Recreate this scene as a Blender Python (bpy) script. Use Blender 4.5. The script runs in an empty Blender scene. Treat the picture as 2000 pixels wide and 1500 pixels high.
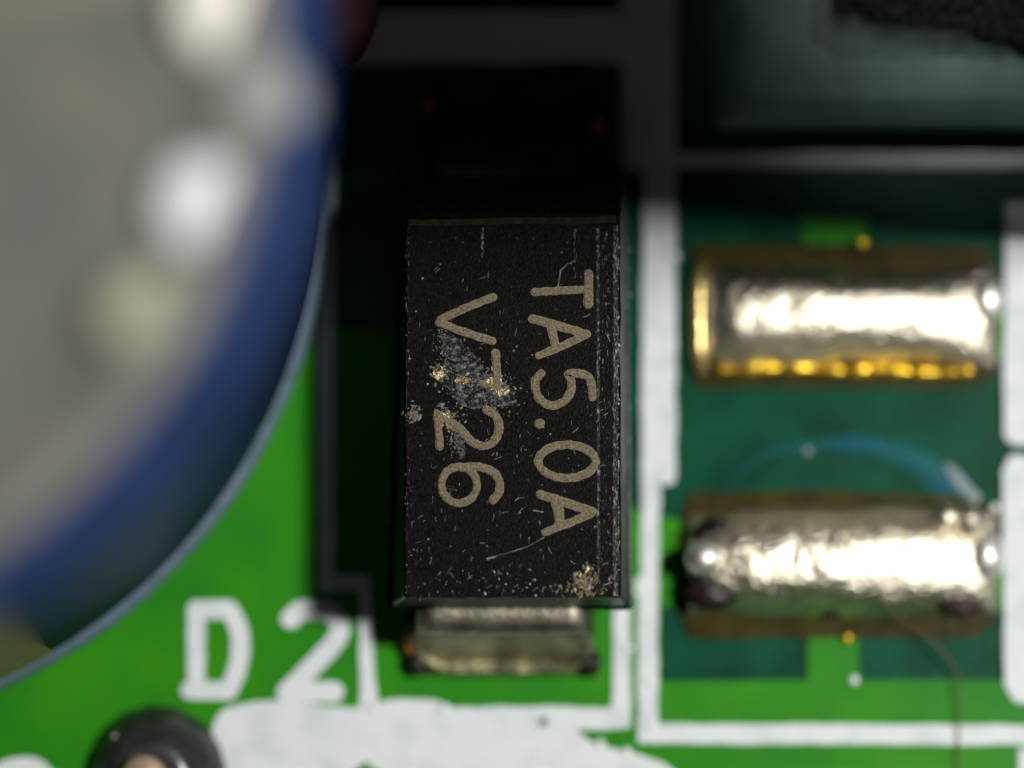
import bpy, bmesh, math, random
from mathutils import Matrix, Vector, noise

scene = bpy.context.scene
C = scene.collection
scene.unit_settings.system = 'METRIC'
scene.unit_settings.scale_length = 0.001          # one unit is one millimetre
rnd = random.Random(7)

# ------------------------------------------------------------------ camera
TILT = math.radians(6.0)
DF, ZT, PXMM = 45.0, 2.1, 175.0                   # focus distance, diode top, photograph pixels per mm there
FWD = Vector((0, math.sin(TILT), -math.cos(TILT)))
UP = Vector((0, math.cos(TILT), math.sin(TILT)))
CAM = Vector((0, 0, ZT)) - DF * FWD
cam = bpy.data.cameras.new('camera')
cam.sensor_width = 36.0
cam.lens = 36.0 * DF / (2000 / PXMM)
cam.clip_start, cam.clip_end = 0.5, 600
cam.dof.use_dof = True
cam.dof.focus_distance = DF
APERTURE = 4.0                                    # diameter in mm
cam.dof.aperture_fstop = cam.lens * 1e-3 / APERTURE
co = bpy.data.objects.new('camera', cam)
C.objects.link(co)
co.location = CAM
co.rotation_euler = (TILT, 0, 0)
scene.camera = co

# ------------------------------------------------------------------ world, lamps, exposure
w = bpy.data.worlds.new('World')
scene.world = w
w.use_nodes = True
w.node_tree.nodes['Background'].inputs[0].default_value = (1.0, 0.96, 0.90, 1)
w.node_tree.nodes['Background'].inputs[1].default_value = 0.012
vs = scene.view_settings
vs.view_transform = 'Standard'
vs.look = 'None'
vs.exposure = 0.0
vs.gamma = 1.0


def lamp(name, loc, target, size, power, color, shape='DISK', sy=None):
    l = bpy.data.lights.new(name, 'AREA')
    l.shape = shape
    l.size = size
    if sy:
        l.size_y = sy
    l.energy = power
    l.color = color
    o = bpy.data.objects.new(name, l)
    C.objects.link(o)
    o.location = loc
    o.rotation_euler = (Vector(target) - Vector(loc)).to_track_quat('-Z', 'Y').to_euler()
    return o


lamp('key_lamp', (31.0, 2.2, 56.0), (0, 0, 0), 6.0, 43500, (1.0, 0.985, 0.95))
lamp('fill_lamp', (-3.0, -36.0, 44.0), (0, 0, 0), 16.0, 430, (1.0, 0.86, 0.70))  # added fill for the can's side, the metal and the shaded parts
sl = bpy.data.lights.new('module_fill_spot', 'SPOT')  # added spot with no source of its own, brightens only the module
sl.energy, sl.spot_size, sl.spot_blend, sl.shadow_soft_size = 38000, math.radians(5.4), 0.9, 1.5
sl.color = (0.97, 1.0, 0.97)
so = bpy.data.objects.new('module_fill_spot', sl)
C.objects.link(so)
so.location = (3.0, 16.0, 48.0)
so.rotation_euler = (Vector((5.3, 5.0, 1.0)) - so.location).to_track_quat('-Z', 'Y').to_euler()

scene.cycles.use_denoising = True
scene.cycles.max_bounces = 6
scene.cycles.caustics_reflective = False
scene.cycles.caustics_refractive = False

# ------------------------------------------------------------------ helpers


def P(px, py, z=0.0):
    """The point at height z that lies under a pixel of the photograph (2000 x 1500)."""
    f = PXMM * DF
    d = FWD + Vector((1, 0, 0)) * ((px - 1000) / f) + UP * ((750 - py) / f)
    return CAM + d * ((z - CAM.z) / d.z)


def mesh_obj(name, verts, faces, mat, parent=None, smooth=False, midx=None):
    m = bpy.data.meshes.new(name)
    m.from_pydata([tuple(v) for v in verts], [], faces)
    bm = bmesh.new()
    bm.from_mesh(m)
    bmesh.ops.recalc_face_normals(bm, faces=bm.faces)
    bm.to_mesh(m)
    bm.free()
    for x in (mat if isinstance(mat, (list, tuple)) else [mat]):
        m.materials.append(x)
    if midx:
        for p, i in zip(m.polygons, midx):
            p.material_index = i
    if smooth:
        m.polygons.foreach_set('use_smooth', [True] * len(m.polygons))
    m.update()
    o = bpy.data.objects.new(name, m)
    C.objects.link(o)
    if parent:
        o.parent = parent
        o.matrix_parent_inverse = parent.matrix_world.inverted()
    return o


def thing(name, label, cat, loc=(0, 0, 0), group=None, kind=None):
    o = bpy.data.objects.new(name, None)
    C.objects.link(o)
    o.location = loc
    o.empty_display_size = 0.2
    tag(o, label, cat, group, kind)
    bpy.context.view_layer.update()
    return o


def tag(o, label=None, cat=None, group=None, kind=None):
    for k, v in (('label', label), ('category', cat), ('group', group), ('kind', kind)):
        if v:
            o[k] = v
    return o


def prism(name, poly, z0, z1, mat, parent=None, jitter=0.0, step=0.07):
    """Upright prism from a pixel polygon laid at height z1; edges subdivided and slightly wavy."""
    pts = [P(x, y, z1) for x, y in poly]
    if jitter:
        out = []
        n = len(pts)
        for i in range(n):
            a, b = pts[i], pts[(i + 1) % n]
            k = max(1, min(400, int((b - a).length / step)))
            for j in range(k):
                p = a.lerp(b, j / k)
                q = noise.noise_vector(Vector((p.x * 3.1, p.y * 3.1, 0.7))) * jitter + noise.noise_vector(Vector((p.x * 12, p.y * 12, 2.7))) * jitter * 0.7
                out.append(Vector((p.x + q.x, p.y + q.y, z1)))
        pts = out
    n = len(pts)
    v = [(p.x, p.y, z0) for p in pts] + [(p.x, p.y, z1) for p in pts]
    f = [tuple(range(n, 2 * n))] + [(i, (i + 1) % n, n + (i + 1) % n, n + i) for i in range(n)]
    return mesh_obj(name, v, f, mat, parent)


def rect(x0, y0, x1, y1):
    return [(x0, y0), (x1, y0), (x1, y1), (x0, y1)]


def catmull(pts, k=6):
    out = []
    n = len(pts)
    for i in range(n - 1):
        p0, p1, p2, p3 = pts[max(i - 1, 0)], pts[i], pts[i + 1], pts[min(i + 2, n - 1)]
        for j in range(k):
            t = j / k
            out.append(tuple(0.5 * ((2 * p1[c]) + (-p0[c] + p2[c]) * t + (2 * p0[c] - 5 * p1[c] + 4 * p2[c] - p3[c]) * t * t
                                    + (-p0[c] + 3 * p1[c] - 3 * p2[c] + p3[c]) * t ** 3) for c in range(len(p1))))
    out.append(tuple(pts[-1]))
    return out


def stroke_geo(pts, width, z0, z1, rough=0.0, closed=False, smooth=False):
    """A pen stroke with round ends as a low prism: vertices and faces (pixels in, millimetres out)."""
    if smooth:
        pts = catmull(pts + [pts[0]] if closed else pts)
        if closed:
            pts = pts[:-1]
    dense = []
    m = len(pts)
    for i in range(m if closed else m - 1):
        a, b = pts[i], pts[(i + 1) % m]
        k = max(1, int(math.hypot(b[0] - a[0], b[1] - a[1]) / 7))
        for j in range(k):
            dense.append((a[0] + (b[0] - a[0]) * j / k, a[1] + (b[1] - a[1]) * j / k))
    if not closed:
        dense.append(tuple(pts[-1]))
    pts = dense
    n = len(pts)
    left, right = [], []

    def hw(i):
        x, y = pts[i]
        return width / 2 * (1 + rough * noise.noise(Vector((x * 0.09, y * 0.09, width))) + rough * 0.6 * rnd.uniform(-1, 1))

    for i in range(n):
        if closed:
            a, b = pts[i - 1], pts[(i + 1) % n]
        else:
            a, b = pts[max(i - 1, 0)], pts[min(i + 1, n - 1)]
        dx, dy = b[0] - a[0], b[1] - a[1]
        L = math.hypot(dx, dy) or 1
        nx, ny = -dy / L, dx / L
        h1, h2 = hw(i), hw(i)
        left.append((pts[i][0] + nx * h1, pts[i][1] + ny * h1))
        right.append((pts[i][0] - nx * h2, pts[i][1] - ny * h2))
    V, F = [], []

    def add(p, z):
        q = P(p[0], p[1], z1)
        V.append((q.x, q.y, z))
        return len(V) - 1

    lt = [add(p, z1) for p in left]
    rt = [add(p, z1) for p in right]
    lb = [add(p, z0) for p in left]
    rb = [add(p, z0) for p in right]
    for i in range(n if closed else n - 1):
        j = (i + 1) % n
        F += [(lt[i], lt[j], rt[j], rt[i]), (lt[i], lb[i], lb[j], lt[j]), (rt[i], rt[j], rb[j], rb[i])]
    if not closed:
        for end in (0, n - 1):
            c = pts[end]
            a = left[end] if end else right[end]
            ang = math.atan2(a[1] - c[1], a[0] - c[0])
            r = math.hypot(a[0] - c[0], a[1] - c[1])
            top, bot = [], []
            K = 7
            for k in range(1, K):
                t = ang - math.pi * k / K
                rr = r * (1 + rough * 0.5 * rnd.uniform(-1, 1))
                q = (c[0] + rr * math.cos(t), c[1] + rr * math.sin(t))
                top.append(add(q, z1))
                bot.append(add(q, z0))
            s, e = (lt[end], rt[end]) if end else (rt[end], lt[end])
            sb, eb = (lb[end], rb[end]) if end else (rb[end], lb[end])
            ring = [s] + top + [e]
            rb2 = [sb] + bot + [eb]
            F.append(tuple(ring))
            F += [(ring[k], rb2[k], rb2[k + 1], ring[k + 1]) for k in range(len(ring) - 1)]
    return V, F


def strokes(name, items, z0, z1, mat, parent, rough=0.0, label=None):
    """One mesh of several strokes, each 3 microns proud of the one before."""
    V, F = [], []
    for k, it in enumerate(items):
        pts, width = it[0], it[1]
        opt = it[2] if len(it) > 2 else ''
        v, f = stroke_geo(pts, width, z0, z1 + 0.003 * k, rough, 'c' in opt, 's' in opt)
        o = len(V)
        V += v
        F += [tuple(i + o for i in q) for q in f]
    ob = mesh_obj(name, V, F, mat, parent)
    if label:
        ob['label'] = label
    return ob


def lathe(name, prof, cx, cy, mat, parent=None, seg=96, smooth=True, arc=None, wob=0.0):
    V, F = [], []
    n = len(prof)
    a0, a1 = arc if arc else (0, 2 * math.pi)
    full = arc is None
    cnt = seg if full else seg + 1
    for i in range(cnt):
        a = a0 + (a1 - a0) * i / seg
        k = 1 + wob * noise.noise(Vector((math.cos(a) * 5, math.sin(a) * 5, 2)))
        for r, z in prof:
            V.append((cx + r * k * math.cos(a), cy + r * k * math.sin(a), z))
    for i in range(seg):
        j = (i + 1) % cnt
        for p in range(n - 1):
            F.append((i * n + p, j * n + p, j * n + p + 1, i * n + p + 1))
    if full and prof[-1][0] > 1e-6:
        F.append(tuple(i * n + n - 1 for i in range(cnt)))
    return mesh_obj(name, V, F, mat, parent, smooth)


def tube(name, pts, r, mat, parent=None, seg=6, smooth=True, taper=None):
    V, F = [], []
    n = len(pts)
    for i, p in enumerate(pts):
        d = (Vector(pts[min(i + 1, n - 1)]) - Vector(pts[max(i - 1, 0)])).normalized()
        a = d.cross(Vector((0.03, 0.05, 1))).normalized()
        b = d.cross(a)
        rr = r * (taper[i] if taper else 1)
        for k in range(seg):
            t = 2 * math.pi * k / seg
            V.append(Vector(p) + a * rr * math.cos(t) + b * rr * math.sin(t))
    for i in range(n - 1):
        for k in range(seg):
            F.append((i * seg + k, i * seg + (k + 1) % seg, (i + 1) * seg + (k + 1) % seg, (i + 1) * seg + k))
    F.append(tuple(range(seg)))
    F.append(tuple(range((n - 1) * seg, n * seg)))
    return mesh_obj(name, V, F, mat, parent, smooth)


def ball(name, c, r, mat, parent=None, squash=1.0, lump=0.0, nu=12, nv=8, rx=None):
    V, F = [], []
    for j in range(nv + 1):
        t = math.pi * j / nv
        for i in range(nu):
            a = 2 * math.pi * i / nu
            d = Vector((math.sin(t) * math.cos(a), math.sin(t) * math.sin(a), math.cos(t)))
            k = 1 + lump * noise.noise(d * 1.9 + Vector(c) * 3)
            V.append((c[0] + d.x * (rx or r) * k, c[1] + d.y * r * k, c[2] + d.z * r * squash * k))
    for j in range(nv):
        for i in range(nu):
            F.append((j * nu + i, j * nu + (i + 1) % nu, (j + 1) * nu + (i + 1) % nu, (j + 1) * nu + i))
    o = mesh_obj(name, V, F, mat, parent, True)
    bm = bmesh.new()
    bm.from_mesh(o.data)
    bmesh.ops.remove_doubles(bm, verts=bm.verts, dist=1e-5)
    bm.to_mesh(o.data)
    bm.free()
    return o


# ------------------------------------------------------------------ materials


def mat(name, col, rough=0.5, metal=0.0, spec=0.5, coat=0.0, bump=0.0, bscale=8.0, var=0.0, vscale=4.0, col2=None, detail=4.0,
        thresh=None, trans=0.0, ior=1.45, rough2=None, stretch=(1, 1, 1)):
    m = bpy.data.materials.new(name)
    m.use_nodes = True
    nt = m.node_tree
    b = nt.nodes['Principled BSDF']
    b.inputs['Base Color'].default_value = (*col, 1)
    b.inputs['Roughness'].default_value = rough
    b.inputs['Metallic'].default_value = metal
    b.inputs['Specular IOR Level'].default_value = spec
    b.inputs['Coat Weight'].default_value = coat
    b.inputs['Coat Roughness'].default_value = 0.15
    b.inputs['Transmission Weight'].default_value = trans
    b.inputs['IOR'].default_value = ior
    tc = nt.nodes.new('ShaderNodeTexCoord')
    mp = nt.nodes.new('ShaderNodeMapping')
    mp.inputs['Scale'].default_value = stretch
    nt.links.new(tc.outputs['Object'], mp.inputs[0])
    if var or col2 is not None:
        n = nt.nodes.new('ShaderNodeTexNoise')
        n.inputs['Scale'].default_value = vscale
        n.inputs['Detail'].default_value = detail
        nt.links.new(mp.outputs[0], n.inputs['Vector'])
        r = nt.nodes.new('ShaderNodeValToRGB')
        lo, hi = thresh if thresh else (0.3, 0.7)
        r.color_ramp.elements[0].position, r.color_ramp.elements[1].position = lo, hi
        c2 = col2 if col2 is not None else tuple(min(1, c * (1 + var)) for c in col)
        c1 = col if col2 is not None else tuple(c * (1 - var) for c in col)
        r.color_ramp.elements[0].color = (*c1, 1)
        r.color_ramp.elements[1].color = (*c2, 1)
        nt.links.new(n.outputs['Fac'], r.inputs[0])
        nt.links.new(r.outputs[0], b.inputs['Base Color'])
        if rough2 is not None:
            mr = nt.nodes.new('ShaderNodeMapRange')
            mr.inputs['From Min'].default_value, mr.inputs['From Max'].default_value = lo, hi
            mr.inputs['To Min'].default_value, mr.inputs['To Max'].default_value = rough, rough2
            nt.links.new(n.outputs['Fac'], mr.inputs['Value'])
            nt.links.new(mr.outputs[0], b.inputs['Roughness'])
    if bump:
        n2 = nt.nodes.new('ShaderNodeTexNoise')
        n2.inputs['Scale'].default_value = bscale
        n2.inputs['Detail'].default_value = 3
        nt.links.new(mp.outputs[0], n2.inputs['Vector'])
        bp = nt.nodes.new('ShaderNodeBump')
        bp.inputs['Strength'].default_value = 1.0
        bp.inputs['Distance'].default_value = bump
        nt.links.new(n2.outputs['Fac'], bp.inputs['Height'])
        nt.links.new(bp.outputs[0], b.inputs['Normal'])
    return m


M = dict(
    laminate=mat('teal_solder_mask', (0.004, 0.062, 0.031), 0.3, spec=0.10, var=0.3, vscale=1.3, bump=0.004, bscale=3),
    pour=mat('green_solder_mask', (0.018, 0.195, 0.012), 0.35, spec=0.14, col2=(0.036, 0.26, 0.005), vscale=0.8, bump=0.004, bscale=4),
    silk=mat('white_ink', (0.60, 0.66, 0.67), 0.55, spec=0.3, col2=(0.73, 0.76, 0.78), vscale=2.6, detail=9, thresh=(0.3, 0.55), bump=0.006, bscale=18),
    epoxy=mat('black_epoxy', (0.0022, 0.0020, 0.0018), 0.32, spec=0.12, col2=(0.0085, 0.0080, 0.0074), vscale=22, detail=8, thresh=(0.42, 0.75), bump=0.004, bscale=40),
    streak=mat('worn_epoxy', (0.006, 0.0058, 0.0055), 0.42, spec=0.2, col2=(0.34, 0.34, 0.36), vscale=16, detail=9, thresh=(0.54, 0.74), bump=0.012, bscale=26, stretch=(3.0, 1.1, 1)),
    band=mat('ochre_band', (0.008, 0.006, 0.003), 0.5, spec=0.12, col2=(0.028, 0.021, 0.008), vscale=14, detail=7, thresh=(0.45, 0.8)),
    laser=mat('laser_marking', (0.085, 0.066, 0.036), 0.65, spec=0.3, col2=(0.23, 0.19, 0.115), vscale=34, detail=7, thresh=(0.34, 0.68), bump=0.012, bscale=34),
    laser_rim=mat('laser_edge', (0.24, 0.205, 0.135), 0.7, spec=0.2, col2=(0.13, 0.105, 0.065), vscale=30, thresh=(0.4, 0.6)),
    dust=mat('dust', (0.40, 0.38, 0.36), 0.7, spec=0.3, var=0.4, vscale=40),
    grit=mat('grey_grit', (0.16, 0.165, 0.18), 0.5, var=0.5, vscale=40),
    gold_flake=mat('gold_flake', (0.62, 0.47, 0.22), 0.3, metal=0.7, var=0.3, vscale=30),
    tin=mat('tinned_lead', (0.26, 0.25, 0.19), 0.55, metal=1.0, var=0.35, vscale=4, bump=0.01, bscale=12),
    solder=mat('solder', (0.72, 0.65, 0.48), 0.27, metal=1.0, col2=(0.95, 0.89, 0.74), vscale=11, bump=0.030, bscale=17, rough2=0.40),
    flux=mat('brown_flux_film', (0.024, 0.021, 0.002), 0.3, spec=0.15, col2=(0.048, 0.038, 0.003), vscale=2.5, bump=0.01, bscale=4),
    amber=mat('amber_flux', (0.75, 0.47, 0.03), 0.3, metal=0.75, var=0.25, vscale=5, bump=0.02, bscale=6),
    char=mat('dark_flux', (0.018, 0.012, 0.010), 0.4, spec=0.3, var=0.5, vscale=8, bump=0.015, bscale=12),
    orange=mat('orange_glint', (0.75, 0.24, 0.03), 0.3, var=0.3, vscale=8),  # orange glint on the leads put into the base colour
    sleeve=mat('navy_sleeve', (0.018, 0.038, 0.125), 0.6, spec=0.2, ior=1.3, var=0.25, vscale=1.5),
    sleeve_edge=mat('sleeve_lit_edge', (0.12, 0.17, 0.23), 0.5, spec=0.4, var=0.2, vscale=6),  # light along the curled lower edge put into a paler colour
    tan=mat('tan_stripe', (0.22, 0.16, 0.09), 0.5, var=0.2, vscale=3),
    alu=mat('aluminium', (0.20, 0.195, 0.16), 0.55, metal=0.15, spec=0.3, col2=(0.13, 0.13, 0.125), vscale=0.9, bump=0.01, bscale=4),
glint_white=mat('white_rim_glint', (0.72, 0.73, 0.78), 0.6, spec=0.3, var=0.08, vscale=3),  # this and the next three: colours of the painted rim highlights
    glint_warm=mat('warm_rim_glint', (0.80, 0.78, 0.70), 0.6, spec=0.3, var=0.12, vscale=3),
    glint_tan=mat('tan_rim_glint', (0.34, 0.33, 0.24), 0.6, spec=0.2, var=0.12, vscale=3),
    glint_dim=mat('dim_rim_glint', (0.25, 0.26, 0.25), 0.6, spec=0.2, var=0.3, vscale=1.5),
    rimgold=mat('golden_solder', (0.75, 0.58, 0.24), 0.3, metal=0.9, var=0.25, vscale=5, bump=0.02, bscale=7),
    scratch=mat('scratch_grey', (0.06, 0.06, 0.062), 0.5, col2=(0.42, 0.41, 0.40), vscale=7, thresh=(0.4, 0.7)),
    bead=mat('white_glint_bead', (0.86, 0.88, 0.88), 0.16, spec=1.0),  # opaque white, the glint is put into the base colour
    satin=mat('satin_solder', (0.95, 0.92, 0.86), 0.5, metal=1.0),
    scuff=mat('scuffed_epoxy', (0.006, 0.006, 0.007), 0.35, spec=0.25, col2=(0.26, 0.25, 0.23), vscale=15, detail=10, thresh=(0.48, 0.82), bump=0.015, bscale=22, stretch=(1, 1.5, 1)),
    scuffgold=mat('scuffed_gold', (0.03, 0.022, 0.008), 0.3, metal=0.3, col2=(0.75, 0.58, 0.30), vscale=16, detail=10, thresh=(0.38, 0.72), bump=0.03, bscale=18),
    fillet=mat('beige_solder', (0.33, 0.315, 0.20), 0.52, metal=1.0, var=0.25, vscale=3, bump=0.008, bscale=9),
    tin_shaded=mat('shaded_lead', (0.035, 0.028, 0.02), 0.45, metal=0.8, var=0.4, vscale=4),  # darker copy of the lead metal, shade of the upper end in its colour
    polished=mat('polished_metal', (0.92, 0.92, 0.90), 0.22, metal=1.0),
    dull=mat('dull_metal', (0.30, 0.285, 0.22), 0.5, metal=1.0),
    teal_part=mat('green_plate', (0.012, 0.07, 0.045), 0.4, spec=0.4, var=0.4, vscale=1.2),
    pale=mat('grey_green_print', (0.15, 0.27, 0.215), 0.5, var=0.22, vscale=1.6),
    foam=mat('black_foam', (0.010, 0.010, 0.011), 0.9, spec=0.2, var=0.5, vscale=6),
    fibre=mat('grey_fibre', (0.13, 0.125, 0.135), 0.6, var=0.4, vscale=9),
    block_black=mat('shadow_block_black', (0.012, 0.011, 0.010), 0.6, spec=0.3, var=0.3, vscale=3),
    hair=mat('brown_hair', (0.16, 0.075, 0.045), 0.5, var=0.3, vscale=6),
    blue=mat('blue_refraction', (0.025, 0.20, 0.34), 0.3, spec=0.4, col2=(0.03, 0.22, 0.20), vscale=1.2),  # blue of light bent in the flux, put into the colour
    pale_highlight=mat('whitish_highlight', (0.32, 0.42, 0.45), 0.4, var=0.25, vscale=6),  # pale highlight on the flux, put into the colour
    joint=mat('dark_solder_joint', (0.065, 0.062, 0.062), 0.32, metal=0.6, var=0.5, vscale=3, bump=0.02, bscale=4),
    pin=mat('tan_pin', (0.55, 0.42, 0.30), 0.4, metal=0.4, var=0.2, vscale=3),
    red=mat('dark_red_paint', (0.045, 0.016, 0.018), 0.4, var=0.2, vscale=2),
)

M['blue'].node_tree.nodes['Principled BSDF'].inputs['Alpha'].default_value = 0.38
M['hair'].node_tree.nodes['Principled BSDF'].inputs['Alpha'].default_value = 0.5
M['pale_highlight'].node_tree.nodes['Principled BSDF'].inputs['Alpha'].default_value = 0.6

# ------------------------------------------------------------------ the board
board = thing('circuit_board', 'green printed circuit board with bright copper areas and white printed outlines', None, kind='structure')


def board_part(name, poly, z1, mt, jit=0.012, z0=-0.1):
    return prism(name, poly, z0, z1, mt, board, jit)


vx = [(-60, -60, 0), (60, -60, 0), (60, 60, 0), (-60, 60, 0), (-60, -60, -1.6), (60, -60, -1.6), (60, 60, -1.6), (-60, 60, -1.6)]
mesh_obj('laminate', vx, [(0, 1, 2, 3), (4, 5, 6, 7), (0, 1, 5, 4), (1, 2, 6, 5), (2, 3, 7, 6), (3, 0, 4, 7)], M['laminate'], board)
board_part('copper_pour', [(-2500, -900), (500, -900), (500, 640), (1205, 660), (1205, 985), (1340, 1020), (1340, 1178), (1288, 1186), (1288, 1332), (1578, 1328), (1580, 1180),
                           (1668, 1180), (1666, 1328), (2900, 1332), (2900, 2400), (-2500, 2400)], 0.035, M['pour'])  # cut back beside the diode's upper part to darken the shaded board
board_part('copper_trace', rect(1568, 425, 1694, 520), 0.035, M['pour'])
board_part('copper_trace', rect(1900, 600, 1966, 700), 0.035, M['pour'])
board_part('copper_trace', rect(1900, 1060, 1966, 1195), 0.035, M['pour'])
board_part('copper_trace', rect(1662, 1225, 1678, 1330), 0.036, M['pour'], 0.006)

ZS = 0.060
S = M['silk']
board_part('outline_line', rect(621, 300, 653, 1124), ZS, S)
board_part('outline_line', [(621, 1124), (720, 1124), (722, 1150), (621, 1157)], ZS, S)
board_part('outline_line', [(703, 1150), (722, 1150), (736, 1381), (703, 1381)], ZS, S, 0.018)
board_part('outline_line', [(1199, 1160), (1230, 1160), (1232, 1421), (1196, 1381)], ZS, S)
board_part('outline_line', [(1215, -40), (1322, -40), (1322, 330), (1215, 330)], ZS, S)
board_part('outline_line', [(1257, 330), (1320, 330), (1320, 925), (1316, 945), (1296, 949), (1290, 932), (1253, 930)], ZS, S, 0.02)
board_part('outline_line', [(1253, 930), (1290, 932), (1285, 1130), (1285, 1414), (1284, 1452), (1246, 1452), (1247, 1165), (1240, 1160), (1241, 1132), (1252, 1126)], ZS, S, 0.016)
board_part('outline_line', [(1285, 1414), (2100, 1416), (2100, 1455), (1284, 1452)], ZS, S)
board_part('outline_line', rect(1322, 297, 2300, 328), ZS, S)
board_part('outline_line', rect(650, 22, 1215, 122), ZS, S)
board_part('outline_line', [(1966, 396), (2100, 396), (2100, 868), (1976, 868), (1962, 850), (1960, 700)], ZS, S)
board_part('outline_line', [(1974, 890), (2100, 890), (2100, 1372), (1984, 1372), (1962, 1340), (1958, 920)], ZS, S)
board_part('outline_line', rect(1990, 1462, 2100, 1560), ZS, S)
board_part('ink_patch', [(416, 1425), (422, 1405), (440, 1386), (470, 1375), (500, 1368), (541, 1366), (664, 1381), (703, 1381), (736, 1381), (742, 1370), (780, 1364), (858, 1368), (886, 1381),
                         (1196, 1381), (1232, 1421), (1124, 1424), (1156, 1450), (1240, 1472), (1300, 1492), (1380, 1560), (1300, 1620), (800, 1620), (740, 1505),
                         (715, 1488), (688, 1505), (640, 1620), (560, 1620), (450, 1520), (414, 1465)], ZS, S, 0.02)
strokes('letter', [([(383, 1190), (383, 1349)], 35), ([(383, 1191), (448, 1191)], 36), ([(448, 1193), (464, 1222), (470, 1262), (462, 1310), (446, 1346)], 36, 's'), ([(370, 1349), (446, 1349)], 35)],
        -0.05, ZS, S, board, 0.08, 'white printed letter D')
strokes('numeral', [([(568, 1208), (586, 1192)], 38), ([(586, 1192), (632, 1192), (658, 1208), (664, 1232), (648, 1262)], 37, 's'), ([(648, 1262), (566, 1346)], 38), ([(562, 1352), (650, 1352)], 42)],
        -0.05, ZS, S, board, 0.08, 'white printed number 2, half in shade')
strokes('letter', [([(-30, 1540), (0, 1512), (60, 1500), (95, 1530)], 44, 's')], -0.05, ZS, S, board, 0.06, 'top of a white printed letter cut off by the lower edge')

# ------------------------------------------------------------------ the diode
diode = thing('diode', 'black rectangular surface mount diode marked TA5.0A and V726', 'diode', P(1000, 800, 0))


def loop(x0, y0, x1, y1, z, r):
    a, b = P(x0, y1, z), P(x1, y0, z)
    pts = []
    for (cx, cy, s) in ((b.x - r, b.y - r, 0), (a.x + r, b.y - r, 1), (a.x + r, a.y + r, 2), (b.x - r, a.y + r, 3)):
        for k in range(5):
            t = math.pi / 2 * (s + k / 4)
            pts.append((cx + r * math.cos(t), cy + r * math.sin(t), z))
    return pts


def ragged(l, amp, per=24):
    out = []
    n = len(l)
    for i in range(n):
        a, b = Vector(l[i]), Vector(l[(i + 1) % n])
        k = per if i % 5 == 4 else 1
        for j in range(k):
            p = a.lerp(b, j / k)
            q = noise.noise_vector(Vector((p.x * 4, p.y * 4, p.z * 2))) * amp + noise.noise_vector(p * 17) * amp * 0.7
            out.append((p.x + q.x, p.y + q.y, p.z + q.z * 0.4))
    return out


def skew(l):
    """The moulded flanks draw in a little towards the upper end."""
    ym = sum(p[1] for p in l) / len(l)
    return [(p[0] + ((0.13 if p[0] < 0 else -0.06) if p[1] > ym else 0), p[1], p[2]) for p in l]


def loft(name, loops, mt, parent, smooth=False):
    V = [p for l in loops for p in l]
    n = len(loops[0])
    F = []
    for j in range(len(loops) - 1):
        for i in range(n):
            F.append((j * n + i, j * n + (i + 1) % n, (j + 1) * n + (i + 1) % n, (j + 1) * n + i))
    F.append(tuple(range(n)))
    F.append(tuple(range((len(loops) - 1) * n, len(loops) * n)))
    return mesh_obj(name, V, F, mt, parent, smooth)


loft('body', [ragged(l, 0.009) for l in (loop(775, 350, 1216, 1168, 0.16, 0.06), skew(loop(764, 336, 1226, 1190, 1.10, 0.05)), skew(loop(757, 332, 1232, 1191, 1.11, 0.05)), skew(loop(757, 332, 1232, 1191, 1.16, 0.05)),
              skew(loop(763, 340, 1226, 1186, 1.17, 0.05)), loop(786, 402, 1213, 1171, 1.95, 0.05), loop(788, 418, 1211, 1169, 2.06, 0.05), loop(793, 438, 1206, 1166, 2.098, 0.05))], M['epoxy'], diode)
bnd = prism('cathode_band', [(797, 429), (1000, 426), (1203, 421), (1203, 436), (1000, 438), (797, 440)], 1.9, 2.104, M['band'], diode, 0.012, 0.1)

ZM0, ZM = 2.05, 2.106
W = 19
marks = [
    ('letter', 'letter T', [([(1149.5, 534), (1149.5, 566), (1149, 594)], 21), ([(1138, 565.5), (1044, 570)], 18)]),
    ('letter', 'first letter A', [([(1041, 623), (1090, 636), (1146, 653)], 20), ([(1143, 655), (1100, 675), (1051, 695)], 18), ([(1077, 640), (1085, 676)], 19)]),
    ('numeral', 'number 5', [([(1057, 729), (1046, 745), (1048, 768), (1061, 785), (1081, 792), (1101, 784), (1114, 766), (1116, 745), (1110, 731), (1131, 729), (1150, 737), (1156, 755), (1157, 776)], 19, 's')]),
    ('point', 'decimal point', [([(1053, 827), (1055, 827)], 22)]),
    ('numeral', 'number 0', [([(1107 + 56 * math.cos(a / 16 * 2 * math.pi), 901 + 33 * math.sin(a / 16 * 2 * math.pi)) for a in range(16)], 19, 'c')]),
    ('letter', 'last letter A', [([(1055, 965), (1105, 982), (1157, 999)], 20), ([(1155, 1003), (1110, 1022), (1063, 1040)], 18), ([(1088, 982), (1094, 1022)], 24)]),
    ('letter', 'letter V', [([(963, 580), (910, 601), (860, 624)], 18), ([(858, 630), (905, 648), (962, 666)], 18)]),
    ('numeral', 'number 7 with its middle scorched away', [([(968, 690), (970, 720), (972, 754)], 19), ([(966, 756), (940, 748)], 15)]),
    ('numeral', 'number 2', [([(853, 806), (857, 840), (859, 873)], 18), ([(858, 812), (897, 836), (919, 860), (942, 871), (961, 865), (973, 847), (974, 825), (965, 809), (950, 800)], 19, 's')]),
    ('numeral', 'number 6', [([(897 + 35 * math.cos(a / 16 * 2 * math.pi), 947 + 36 * math.sin(a / 16 * 2 * math.pi)) for a in range(16)], 18, 'c'),
                             ([(902, 913), (936, 912), (964, 922), (976, 943), (974, 963), (963, 976)], 19, 's')]),
]
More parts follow.
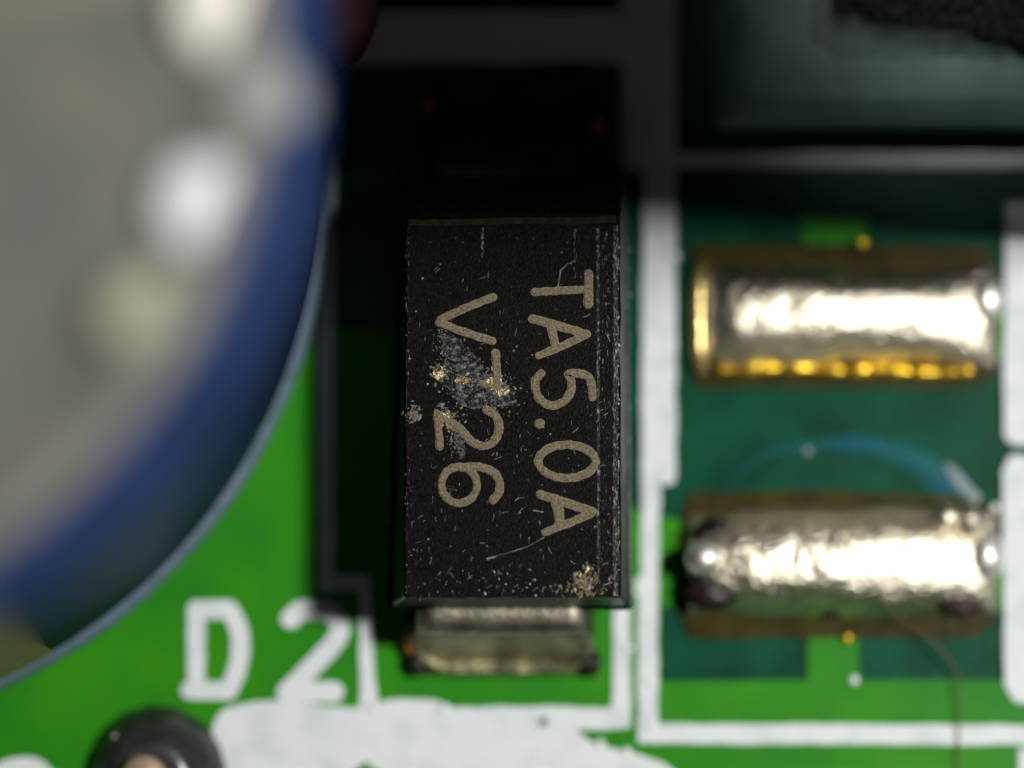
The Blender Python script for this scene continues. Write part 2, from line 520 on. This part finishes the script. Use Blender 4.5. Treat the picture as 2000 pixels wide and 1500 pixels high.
for nm, lb, it in marks:
    strokes(nm, [(q[0], q[1] - 2.8) + tuple(q[2:]) for q in it], ZM0, ZM - 0.003, M['laser_rim'], diode, 0.13, lb + ' in dull gold')
    strokes('laser_fill', [(q[0], q[1] - 7) + tuple(q[2:]) for q in it], ZM0, ZM + 0.007, M['laser'], [o for o in diode.children if o.name.startswith(nm)][-1], 0.12)


def chips(name, spots, mats, parent, weights=None):
    """Many tiny angular chips (flat pyramids) as one joined part."""
    V, F, I = [], [], []
    for (x, y, s, z, el, ang) in spots:
        c = P(x, y, z)
        n = rnd.choice((4, 5, 6))
        base = len(V)
        for k in range(n):
            t = 2 * math.pi * k / n + rnd.random()
            rr = s * rnd.uniform(0.6, 1.1)
            dx, dy = rr * math.cos(t) * el, rr * math.sin(t) / max(1, el * 0.6)
            V.append((c.x + dx * math.cos(ang) - dy * math.sin(ang), c.y + dx * math.sin(ang) + dy * math.cos(ang), z - 0.002))
        V.append((c.x + rnd.uniform(-.4, .4) * s, c.y + rnd.uniform(-.4, .4) * s, z + min(0.03, s * rnd.uniform(0.3, 0.8))))
        mi = rnd.choices(range(len(mats)), weights)[0]
        for k in range(n):
            F.append((base + k, base + (k + 1) % n, base + n))
            I.append(mi)
    o = mesh_obj(name, V, F, mats, parent, False, I)
    o['kind'] = 'stuff'
    return o


def rect_spots(n, x0, y0, x1, y1, s0, s1, z=2.1, vert=0.0):
    out = []
    for _ in range(n):
        st = rnd.random() < vert
        out.append((rnd.uniform(x0, x1), rnd.uniform(y0, y1), s0 + (s1 - s0) * rnd.random() ** 2.5, z, rnd.uniform(2.5, 6) if st else rnd.uniform(1, 1.6), math.pi / 2 + rnd.gauss(0, 0.12) if st else rnd.uniform(0, 6.28)))
    return out


def gauss_spots(n, x, y, sx, sy, s0, s1, z=2.1):
    return [(rnd.gauss(x, sx), rnd.gauss(y, sy), s0 + (s1 - s0) * rnd.random() ** 2, z, rnd.uniform(1, 2.2), rnd.uniform(0, 6.28)) for _ in range(n)]


sp = []
for _ in range(300):                                   # thicker towards the lower end
    y = 1163 - 700 * rnd.random() ** 1.3
    sp += rect_spots(1, 800, y - 2, 1198, y + 2, 0.004, 0.014, vert=0.25)
sp += rect_spots(420, 1197, 445, 1209, 1164, 0.006, 0.022, vert=0.75)
sp += rect_spots(150, 1166, 445, 1171, 1120, 0.005, 0.014, vert=0.9)
sp += rect_spots(120, 1176, 450, 1192, 1150, 0.004, 0.011, vert=0.9)
sp += rect_spots(90, 791, 445, 800, 1160, 0.004, 0.010, vert=0.8)
sp += rect_spots(50, 798, 1110, 1195, 1165, 0.006, 0.02)
sp += rect_spots(22, 940, 446, 944, 500, 0.006, 0.014, vert=0.9) + rect_spots(18, 1121, 446, 1125, 540, 0.006, 0.013, vert=0.9)
chips('dust', sp, [M['dust'], M['grit']], diode, (0.25, 0.75))
sp = []
for _ in range(150):
    sp += rect_spots(1, 762, 1176, 1230, 1188, 0.008, 0.026, z=1.165)
for _ in range(100):
    sp += rect_spots(1, 1221, 440, 1231, 1180, 0.006, 0.018, z=1.165)
    sp += rect_spots(1, 759, 820, 764, 1180, 0.005, 0.014, z=1.165)
chips('dust', sp, [M['dust'], M['grit']], diode, (0.5, 0.5))
# the scorched patch over the second line of the marking
sp = (gauss_spots(110, 865, 668, 9, 16, 0.006, 0.016) + gauss_spots(90, 900, 700, 22, 22, 0.006, 0.016) + gauss_spots(110, 925, 745, 32, 22, 0.008, 0.026)
      + gauss_spots(110, 861, 728, 9, 14, 0.008, 0.024) + gauss_spots(100, 962, 750, 16, 14, 0.008, 0.026) + gauss_spots(120, 872, 815, 9, 10, 0.010, 0.034)
      + gauss_spots(130, 890, 850, 9, 18, 0.006, 0.016) + gauss_spots(70, 930, 790, 40, 22, 0.005, 0.014) + gauss_spots(40, 995, 775, 16, 20, 0.006, 0.02))
chips('scorch_mark', sp, [M['gold_flake'], M['grit'], M['dust'], M['laser'], M['char']], diode, (0.09, 0.30, 0.08, 0.28, 0.25))
for k, (nm, poly) in enumerate((
        ('scuff', [(862, 652), (885, 650), (905, 672), (928, 694), (940, 716), (925, 722), (900, 706), (880, 700), (866, 690)]),
        ('scuff', [(868, 705), (900, 708), (935, 722), (968, 738), (1002, 762), (1010, 785), (990, 800), (958, 786), (930, 800), (900, 786), (880, 764), (862, 742)]),
        ('scuff', [(876, 826), (890, 832), (908, 868), (912, 890), (900, 892), (886, 862)]))):
    prism(nm, poly, 2.0, 2.1018 + 0.0004 * k, M['scuff'], diode, 0.05, 0.05)
for k, (x, y, a, b) in enumerate(((861, 728, 11, 17), (962, 750, 17, 13), (903, 742, 13, 10), (868, 812, 12, 12), (876, 826, 8, 14), (982, 768, 12, 8))):
    prism('gold_smear', [(x + a * math.cos(t * .628), y + b * math.sin(t * .628)) for t in range(10)], 2.0, 2.1095 + 0.0004 * k, M['scuffgold'], diode, 0.05, 0.04)
sp = gauss_spots(70, 808, 806, 8, 9, 0.008, 0.026)
chips('residue', sp, [M['laser'], M['gold_flake'], M['grit']], diode, (0.5, 0.2, 0.3))
sp = gauss_spots(110, 1146, 1138, 13, 14, 0.010, 0.034) + gauss_spots(50, 1115, 1150, 20, 10, 0.006, 0.02)
chips('residue', sp, [M['laser'], M['gold_flake'], M['grit'], M['dust']], diode, (0.45, 0.2, 0.25, 0.1))
# single scratches
def fine_scratches():
    out = []
    for _ in range(110):
        x, y = rnd.uniform(802, 1195), 1160 - 640 * rnd.random() ** 1.4
        a = rnd.choice((rnd.uniform(0, math.pi), math.pi / 2 + rnd.gauss(0, 0.15), -0.45 + rnd.gauss(0, 0.2)))
        L = rnd.uniform(3, 16)
        b = rnd.gauss(0, 0.25)
        out.append(([(x, y), (x + L * 0.5 * math.cos(a), y + L * 0.5 * math.sin(a)), (x + L * 0.5 * (math.cos(a) + math.cos(a + b)), y + L * 0.5 * (math.sin(a) + math.sin(a + b)))], rnd.uniform(0.4, 0.9)))
    return out


V, F = [], []
for pts, wd in (([(952, 1093), (985, 1082), (1030, 1068), (1062, 1050)], 1.3), ([(1090, 560), (1095, 528), (1108, 516), (1122, 510)], 2.0), ([(952, 1092), (980, 1083)], 3.2), ([(1060, 1000), (1042, 997)], 2),
                ) + tuple(fine_scratches()):
    v, f = stroke_geo(pts, wd, 2.09, 2.108, 0.5)
    o = len(V)
    V += v
    F += [tuple(i + o for i in q) for q in f]
sc = mesh_obj('scratch', V, F, M['scratch'], diode)
sc['kind'] = 'stuff'

# worn streak strips along the long top edges
prism('worn_edge', [(1198, 442), (1207, 442), (1207, 1164), (1198, 1164)], 2.0, 2.1025, M['streak'], diode, 0.006, 0.1)
prism('worn_edge', [(1165, 445), (1170, 445), (1172, 1140), (1166, 1140)], 2.0, 2.1025, M['streak'], diode, 0.006, 0.1)


def end_lead(sgn, x0, x1, y_body, y_out, pfx):
    """A bent flat lead: out of the body, down, and onto the pad, with its solder."""
    a, b = P(x0, y_body, 1.1), P(x1, y_body, 1.1)
    ye = P(1000, y_out, 0.2).y
    yb = a.y
    mid = ye + (yb - ye) * 0.80
    prof = [(yb + sgn * -0.25, 1.22), (yb + sgn * 0.05, 1.22), (mid, 1.20), (mid + sgn * 0.10, 1.12), (mid + sgn * 0.14, 0.95), (mid + sgn * 0.13, 0.40), (mid + sgn * 0.09, 0.12),
            (mid + sgn * 0.0, 0.12), (mid, 0.85), (mid - sgn * 0.10, 1.02), (yb - sgn * 0.25, 1.06)]
    V, F = [], []
    nx = 24
    n = len(prof)
    for i in range(nx + 1):
        t = i / nx
        x = a.x + (b.x - a.x) * t
        edge = 1 - 0.12 * max(0, abs(t - .5) * 2 - 0.85) / 0.15
        for (y, z) in prof:
            q = noise.noise(Vector((x * 2.2, y * 2.2, z * 2.2))) * 0.02
            V.append((x, y + q, z * edge + q * 0.5))
    for i in range(nx):
        for k in range(n):
            F.append((i * n + k, i * n + (k + 1) % n, (i + 1) * n + (k + 1) % n, (i + 1) * n + k))
    F.append(tuple(range(n)))
    F.append(tuple(range(nx * n, (nx + 1) * n)))
    mt = M['tin'] if sgn < 0 else M['tin_shaded']
    ld = mesh_obj('lead', V, F, mt, diode, True)
    # solder fillet: concave ramp from the lead down to the pad edge, with raised ends
    V, F = [], []
    nu, nv = 48, 18
    for i in range(nu + 1):
        u = i / nu
        e = abs(u - 0.5) * 2
        for j in range(nv + 1):
            v = j / nv
            y0 = mid + sgn * 0.12
            y = y0 + (ye - y0) * v * (1 - 0.25 * e ** 8) + 0.04 * noise.noise(Vector((u * 6, v, 4)))
            x = (a.x + b.x) / 2 + (u - 0.5) * (b.x - a.x + 0.14) * (1 - 0.10 * v ** 5) + 0.03 * noise.noise(Vector((u * 5, v * 5, 2)))
            z = 0.07 + (0.62 * (1 - v) ** 2.2 + 0.14 * math.sin(math.pi * min(1, v * 1.1)) * (0.4 + 0.6 * e ** 2)) * (1 - 0.55 * e ** 6)
            z += 0.16 * math.exp(-(((v ** 4 + (e * 0.98) ** 9) ** 0.25 - 0.84) / 0.09) ** 2)
            z += 0.06 * noise.noise(Vector((x * 2.5, y * 2.5, 1))) + 0.025 * noise.noise(Vector((x * 7, y * 7, 1)))
            if v >= 0.999:
                z = 0.03
            V.append((x, y, z))
    for i in range(nu):
        for j in range(nv):
            k = i * (nv + 1) + j
            F.append((k, k + 1, k + nv + 2, k + nv + 1))
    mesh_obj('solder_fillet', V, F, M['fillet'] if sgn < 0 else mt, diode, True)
    return ld


end_lead(-1, 812, 1150, 1191, 1322, 'low')
end_lead(1, 830, 1160, 340, 140, 'up')
prism('pad', rect(800, 1195, 1160, 1320), -0.05, 0.05, M['flux'], diode, 0.015)
prism('pad', rect(800, 130, 1190, 340), -0.05, 0.05, M['flux'], diode, 0.015)
for x, y, r, rx, mt, z in ((818, 1294, 0.17, 0.15, 'char', 0.16), (1152, 1294, 0.17, 0.14, 'char', 0.16), (806, 1258, 0.15, 0.11, 'orange', 0.2), (818, 1225, 0.2, 0.15, 'char', 0.25), (1170, 250, 0.12, 0.07, 'orange', 0.6),
                           (838, 205, 0.08, 0.07, 'orange', 0.5), (1120, 165, 0.1, 0.2, 'char', 0.3)):
    c = P(x, y, z)
    ball('flux_glint_blob', c, r, M[mt], diode, 0.8, 0.3, rx=rx)  # dark ones are flux, orange ones painted glints

# ------------------------------------------------------------------ the two solder covered pads


def solder_dome(x0, y0, x1, y1, h, parent, taper, seed, mt, zb=0.06):
    """A lumpy pillow of solder over a pixel rectangle. taper(u) narrows and lowers it along its length."""
    a, b = P(x0, y1, 0.2), P(x1, y0, 0.2)
    nu, nv = 110, 34
    V, F = [], []
    for i in range(nu + 1):
        u = i / nu
        k, dy, hh = taper(u)
        for j in range(nv + 1):
            v = j / nv * 2 - 1
            x = a.x + (b.x - a.x) * u
            y = (a.y + b.y) / 2 + dy * (b.y - a.y) / 2 + v * k * (b.y - a.y) / 2
            prof = max(0.0, 1 - abs(v) ** 2.3) ** 0.80
            ends = max(0.0, 1 - abs(2 * u - 1) ** 14) ** 0.5
            p = Vector((x * 1.5, y * 1.5, seed))
            l = 0.06 * noise.noise(p) + 0.03 * noise.noise(p * 2.6) + 0.010 * noise.noise(p * 6)
            y += 0.05 * noise.noise(Vector((x * 2.2, v, seed + 5))) * abs(v)
            V.append((x + 0.03 * noise.noise(Vector((u * 9, v * 2.2, seed))), y, zb - 0.05 + hh * h * prof * ends * (1 + l * 1.3) + 0.05 * (prof * ends > 0)))
    for i in range(nu):
        for j in range(nv):
            k = i * (nv + 1) + j
            F.append((k, k + 1, k + nv + 2, k + nv + 1))
    return mesh_obj('solder', V, F, mt, parent, True)


pad1 = thing('solder_pad', 'bright solder covered pad with golden lower edge, the upper of two beside the diode', 'solder pad', P(1650, 620, 0), 'solder covered pads inside the white printed outline')
prism('flux_film', [(1352, 478), (1560, 474), (1930, 482), (1952, 560), (1944, 742), (1900, 756), (1360, 756), (1346, 720)], -0.05, 0.05, M['flux'], pad1, 0.02)
prism('pad', rect(1358, 500, 1938, 740), 0.0, 0.085, M['flux'], pad1, 0.012)
solder_dome(1376, 508, 1944, 724, 0.52, pad1, lambda u: (0.94 + 0.05 * math.sin(u * 7), 0.03 - 0.05 * u, 1.0 - 0.55 * max(0, (u - 0.45) / 0.55) ** 1.4), 3.3, M['solder'], 0.09)
ball('solder_point', P(1928, 586, 0.26), 0.26, M['satin'], pad1, 0.7, 0.15, rx=0.2)
tb = [P(x, y, 0.16) for x, y in ((1372, 506), (1366, 560), (1365, 620), (1366, 680), (1372, 728))]
tube('solder_rim', tb, 0.085, M['rimgold'], pad1, 10, taper=[0.8, 1, 1.1, 1, 0.8])
low = [P(x, y, 0.13) for x, y in catmull([(1400, 722), (1480, 719), (1560, 718), (1640, 724), (1720, 721), (1800, 727), (1860, 727), (1900, 724)], 8)]
tube('solder_rim', low, 0.075, M['amber'], pad1, 8, taper=[0.55 + 0.75 * abs(noise.noise(Vector((i * 0.16, 3, 1)))) * 2 for i in range(len(low))])
for x, y, rx in ((1465, 719, 0.20), (1555, 717, 0.12), (1715, 721, 0.26), (1796, 727, 0.13)):
    ball('flux_bead', P(x, y, 0.13), 0.075, M['amber'], pad1, 1.0, 0.25, rx=rx)

pad2 = thing('solder_pad', 'bright solder covered pad with round ball at its left end, under the blue streak', 'solder pad', P(1650, 1090, 0), 'solder covered pads inside the white printed outline')
prism('flux_film', [(1350, 962), (1640, 958), (1900, 970), (1948, 1000), (1946, 1215), (1900, 1246), (1345, 1246), (1330, 1200), (1332, 1000)], -0.05, 0.05, M['flux'], pad2, 0.02)


def t2(u):
    k = 0.84 + 0.12 * min(1, max(0, (u - 0.05) / 0.2)) - 0.10 * max(0, (u - 0.8) / 0.2)
    return (k, 0.05 * max(0, u - 0.55), 0.8 + 0.2 * min(1, u / 0.2) - 0.55 * max(0, (u - 0.45) / 0.55) ** 1.4)


solder_dome(1344, 980, 1946, 1218, 0.55, pad2, t2, 8.1, M['solder'], 0.07)
ball('solder_ball', P(1376, 1090, 0.52), 0.20, M['satin'], pad2, 0.9, 0.1, rx=0.22)
ball('solder_ball', P(1850, 1012, 0.30), 0.16, M['solder'], pad2, 0.9, 0.2)
ball('solder_ball', P(1895, 1020, 0.30), 0.2, M['solder'], pad2, 0.9, 0.2, rx=0.14)
ball('solder_point', P(1926, 1086, 0.26), 0.28, M['satin'], pad2, 0.7, 0.15, rx=0.2)
for x, y, r, rx, zz in ((1390, 1152, 0.24, 0.30, 0.36), (1396, 1040, 0.17, 0.24, 0.36), (1870, 1178, 0.13, 0.26, 0.25), (1622, 1196, 0.07, 0.12, 0.25)):
    ball('dark_flux', P(x, y, zz), r, M['char'], pad2, 0.55, 0.5, rx=rx)

# ------------------------------------------------------------------ the big capacitor
CX, CY, R, H = -8.478, 2.413, 6.32, 10.0
cap = thing('capacitor', 'tall round capacitor in navy blue sleeve with grey metal top, left of the diode', 'capacitor', (CX, CY, 0))
lathe('sleeve', [(R - 0.25, 0.12), (R - 0.1, 0.3), (R - 0.1, 8.9), (R - 0.12, 9.5), (R - 0.22, 9.80), (R - 0.36, 9.98), (R - 0.52, 9.99), (R - 0.55, 9.8)], CX, CY, M['sleeve'], cap, 128)
lathe('sleeve_lip', [(R - 0.22, 0.04), (R - 0.02, 0.06), (R + 0.02, 0.2), (R - 0.04, 0.42), (R - 0.11, 0.46)], CX, CY, M['sleeve_edge'], cap, 160, wob=0.006)
lathe('can_top', [(R - 0.45, 9.7), (R - 0.54, 9.99), (R - 0.75, 10.06), (R - 1.0, 10.03), (R - 1.25, 9.93), (R - 1.6, 9.86), (0.0, 9.86)], CX, CY, M['alu'], cap, 128)
for ang in (0.12, 2.2, 4.3):
    d = Vector((math.cos(ang), math.sin(ang)))
    nrm = Vector((-d.y, d.x))
    V = []
    for s, tt in ((0.15, -0.12), (R - 1.9, -0.12), (R - 1.9, 0.12), (0.15, 0.12)):
        V.append((CX + d.x * s + nrm.x * tt, CY + d.y * s + nrm.y * tt))
    mesh_obj('vent_groove', [(x, y, 9.8) for x, y in V] + [(x, y, 9.864) for x, y in V], [(4, 5, 6, 7), (0, 1, 5, 4), (1, 2, 6, 5), (2, 3, 7, 6), (3, 0, 4, 7)], M['dull'], cap)
lathe('stripe', [(R - 0.09, 0.5), (R - 0.09, 8.9), (R - 0.11, 9.5), (R - 0.29, 9.87)], CX, CY, M['tan'], cap, 16, arc=(math.radians(-69), math.radians(-59)))
for x, y, rx, ry, mt in ((300, 405, 0.49, 0.43, 'glint_white'), (330, 24, 0.47, 0.42, 'glint_warm'), (176, 614, 0.42, 0.42, 'glint_tan'), (408, 184, 0.40, 0.38, 'glint_dim')):
    c = P(x, y, 10.06)                                  # pale discs painted as highlights on the rolled rim, tipped towards lamp and camera
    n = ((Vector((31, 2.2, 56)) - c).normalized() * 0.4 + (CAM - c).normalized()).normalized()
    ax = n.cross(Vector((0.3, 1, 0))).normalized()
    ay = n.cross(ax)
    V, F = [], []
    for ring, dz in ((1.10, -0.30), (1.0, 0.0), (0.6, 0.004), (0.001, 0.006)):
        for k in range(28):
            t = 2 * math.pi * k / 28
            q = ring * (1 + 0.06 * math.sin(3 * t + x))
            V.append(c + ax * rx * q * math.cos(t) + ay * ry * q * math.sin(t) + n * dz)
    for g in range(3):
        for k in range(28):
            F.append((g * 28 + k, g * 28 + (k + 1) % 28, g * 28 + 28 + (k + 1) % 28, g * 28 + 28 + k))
    mesh_obj('rim_glint', V, F, M[mt], cap, True)

bpy.context.view_layer.update()
pivot = Vector((CX + R * 0.9, CY, 0.0))               # the can leans a little towards the diode
LEAN = Matrix.Translation(pivot) @ Matrix.Rotation(math.radians(3.0), 4, 'Y') @ Matrix.Translation(-pivot)
cap.matrix_world = LEAN @ cap.matrix_world

# ------------------------------------------------------------------ other neighbours
plate = thing('module', 'blurred dark green module with pale grey green border behind the solder pads', 'module', P(1800, 60, 0))


def wbox(name, x0, y0, x1, y1, z0, z1, mt, parent, r=0.12):
    return loft(name, [loop(x0, y0, x1, y1, z0, r), loop(x0, y0, x1, y1, z1 - 0.35, r), loop(x0 + 12, y0 + 12, x1 - 12, y1 - 12, z1 - 0.2, r), loop(x0 + 34, y0 + 34, x1 - 34, y1 - 34, z1 - 0.07, r), loop(x0 + 60, y0 + 60, x1 - 60, y1 - 60, z1, r)], mt, parent)


wbox('slab', 1396, -500, 2500, 252, 0.0, 1.0, M['pale'], plate)
prism('center_field', [(1590, -450), (2400, -450), (2400, 112), (1640, 112), (1590, 80)], 0.9, 1.006, M['teal_part'], plate, 0.06)

foam = thing('foam_pad', 'black fuzzy foam edge in the top right corner over the green module', 'foam', P(1850, -200, 1.0))
prism('foam_block', [(1630, -500), (1632, 5), (1700, 20), (1780, 30), (1850, 40), (1930, 62), (2000, 88), (2500, 100), (2500, -500)], 1.0, 1.3, M['foam'], foam, 0.08)
V, F = [], []
for _ in range(1500):
    t = rnd.random()
    x = 1630 + 380 * t
    yb = -10 + 60 * t + rnd.uniform(-70, 30)
    z = rnd.uniform(1.25, 1.6)
    p0 = P(x, yb, z)
    ang = rnd.gauss(-2.0, 0.45)
    L = rnd.uniform(0.06, 0.22)
    p1 = p0 + Vector((L * math.cos(ang), L * math.sin(ang), rnd.uniform(-0.05, 0.08)))
    wv = Vector((-math.sin(ang), math.cos(ang), 0)) * 0.005
    b = len(V)
    V += [p0 + wv, p0 - wv, p0 + Vector((0, 0, 0.012)), p1]
    F += [(b, b + 1, b + 3), (b + 1, b + 2, b + 3), (b + 2, b, b + 3)]
fb = mesh_obj('fibre', V, F, M['fibre'], foam)
fb['kind'] = 'stuff'

tall = thing('shadow_block', 'unseen tall black block added outside the upper right edge to cast shade', 'shadow_block', (9, 6, 0))  # unseen block, added to cast the shade across the top
q = P(2110, 474, 0.0)
loftz = [[(q.x, q.y, z), (q.x + 3.2, q.y, z), (q.x + 3.2, q.y + 11, z), (q.x, q.y + 11, z)] for z in (0.0, 17.0)]
loft('block_body', loftz, M['block_black'], tall)
for k in range(4):
    yy = q.y + 1.6 + 2.5 * k
    loft('block_inset', [[(q.x + 1.0, yy, z), (q.x + 2.2, yy, z), (q.x + 2.2, yy + 1.2, z), (q.x + 1.0, yy + 1.2, z)] for z in (16.9, 17.06)], M['dull'], tall)

jt = thing('solder_joint', 'dark round solder joint with tan pin at the lower edge, beside the white ink patch', 'solder joint', P(303, 1500, 0))
c = P(303, 1515, 0.2)
lathe('joint_collar', [(0.82, 0.0), (0.80, 0.08), (0.70, 0.28), (0.55, 0.46), (0.40, 0.58), (0.30, 0.62), (0.22, 0.60), (0.0, 0.58)], c.x, c.y, M['joint'], jt, 48, wob=0.05)
lathe('pin', [(0.27, 0.4), (0.27, 0.66), (0.20, 0.74), (0.0, 0.78)], c.x - 0.10, c.y - 0.04, M['pin'], jt, 24)

rc = thing('disc_component', 'dim dark red rounded part beyond the capacitor at the top edge', 'component', P(640, 0, 0))
cc = P(650, -10, 2.0)
ball('disc_body', (cc.x, cc.y, 2.2), 0.9, M['red'], rc, 1.2, 0.1, 20, 14, rx=0.55)

# flux curl with painted blue refraction, the hair, the glint beads
arc = [(1420, 955), (1450, 915), (1500, 885), (1560, 872), (1620, 866), (1690, 868), (1750, 885), (1800, 905), (1845, 940), (1880, 975), (1905, 1000)]
wd = [6, 9, 13, 18, 28, 38, 46, 54, 62, 60, 38]
A = catmull([(x, y, w_) for (x, y), w_ in zip(arc, wd)], 5)
V, F = [], []
for i, (x, y, w_) in enumerate(A):
    a, b = A[max(i - 1, 0)], A[min(i + 1, len(A) - 1)]
    dx, dy = b[0] - a[0], b[1] - a[1]
    L = math.hypot(dx, dy)
    nx, ny = -dy / L, dx / L
    for k in range(7):
        s = k / 6 * 2 - 1
        p = P(x + nx * s * w_ / 2, y + ny * s * w_ / 2, 0.03)
        V.append((p.x, p.y, 0.0 + 0.055 * (1 - s * s) - 0.004))
for i in range(len(A) - 1):
    for k in range(6):
        F.append((i * 7 + k, i * 7 + k + 1, (i + 1) * 7 + k + 1, (i + 1) * 7 + k))
fl = mesh_obj('flux_curl', V, F, M['blue'], None, True)
tag(fl, 'curved ridge of dried flux with its blue refraction painted in, arching over the lower solder pad', 'flux residue')
hz = prism('painted_highlight', [(1845, 905), (1862, 908), (1890, 940), (1918, 972), (1908, 985), (1880, 962), (1856, 932)], -0.02, 0.062, M['pale_highlight'], None, 0.02)
tag(hz, 'whitish painted highlight on the flux beside the blue streak, by the right white bar', 'flux residue')

hp = [(1635, 1035, .75), (1670, 1085, .78), (1705, 1140, .7), (1745, 1195, .45), (1795, 1232, .3), (1840, 1270, .25), (1866, 1310, .2), (1874, 1370, .16), (1872, 1430, .12), (1870, 1540, .1)]
pts = [P(x, y, z) for x, y, z in catmull(hp, 6)]
hair = tube('hair', pts, 0.014, M['hair'], None, 6)
tag(hair, 'thin reddish brown hair trailing down from the lower solder pad', 'hair')

beads = [  # beads set where small glints show, the white ones painted bright
    (1685, 474, 0.30, 'gold', 'tiny gold solder bead above the upper solder pad, on its dark brown margin'),
    (1655, 1247, 0.14, 'gold', 'tiny gold solder bead on the bright trace just under the lower solder pad'),
    (1668, 1328, 0.10, 'white', 'tiny white glint bead where the trace meets the wide green area'),
    (1328, 1052, 0.12, 'gold', 'tiny gold solder bead on the green trace left of the lower solder pad'),
    (1577, 881, 0.10, 'white', 'tiny pale glint bead on the painted blue refraction streak'),
    (1943, 992, 0.12, 'white', 'white glint bead between the lower solder pad and the right white bar'),
    (1270, 1330, 0.12, 'white', 'white glint bead on the long white line right of the lower lead'),
    (1272, 1418, 0.12, 'white', 'white glint bead on the corner of the white line'),
    (868, 1382, 0.12, 'white', 'white glint bead on the step in the upper edge of the white ink patch'),
    (728, 1376, 0.12, 'white', 'white glint bead where the thin white line meets the ink patch'),
    (1172, 1452, 0.12, 'white', 'left white glint bead on the slanted lower edge of the ink patch'),
    (1224, 1468, 0.12, 'white', 'right white glint bead on the slanted lower edge of the ink patch'),
    (308, 1424, 0.42, 'white', 'white glint bead on the rim of the dark round solder joint'),
    (222, 1438, 0.40, 'dim', 'dim bead on the left rim of the dark round solder joint'),
    (1318, 500, 0.12, 'white', 'white glint bead on the wide white strip right of the diode'),
    (1228, 1266, 0.12, 'white', 'white glint bead on the white line beside the lower lead'),
]
for x, y, z, kd, lb in beads:
    mt = M['pale_highlight'] if (x, y) == (1577, 881) else M['amber'] if kd == 'gold' else (M['dull'] if kd == 'dim' else M['bead'])
    o = ball('glint_bead', P(x, y, z - 0.05), 0.055 if kd != 'dim' else 0.05, mt, None, 0.6, 0.0, 10, 8)
    tag(o, lb, 'solder bead', 'tiny solder and glint beads scattered over the board')
fb = ball('dirt_speck', P(1062, 1410, 0.07), 0.05, M['tan'], None, 0.6, 0.4)
tag(fb, 'small brownish grey speck on the white ink patch under the diode', 'speck')
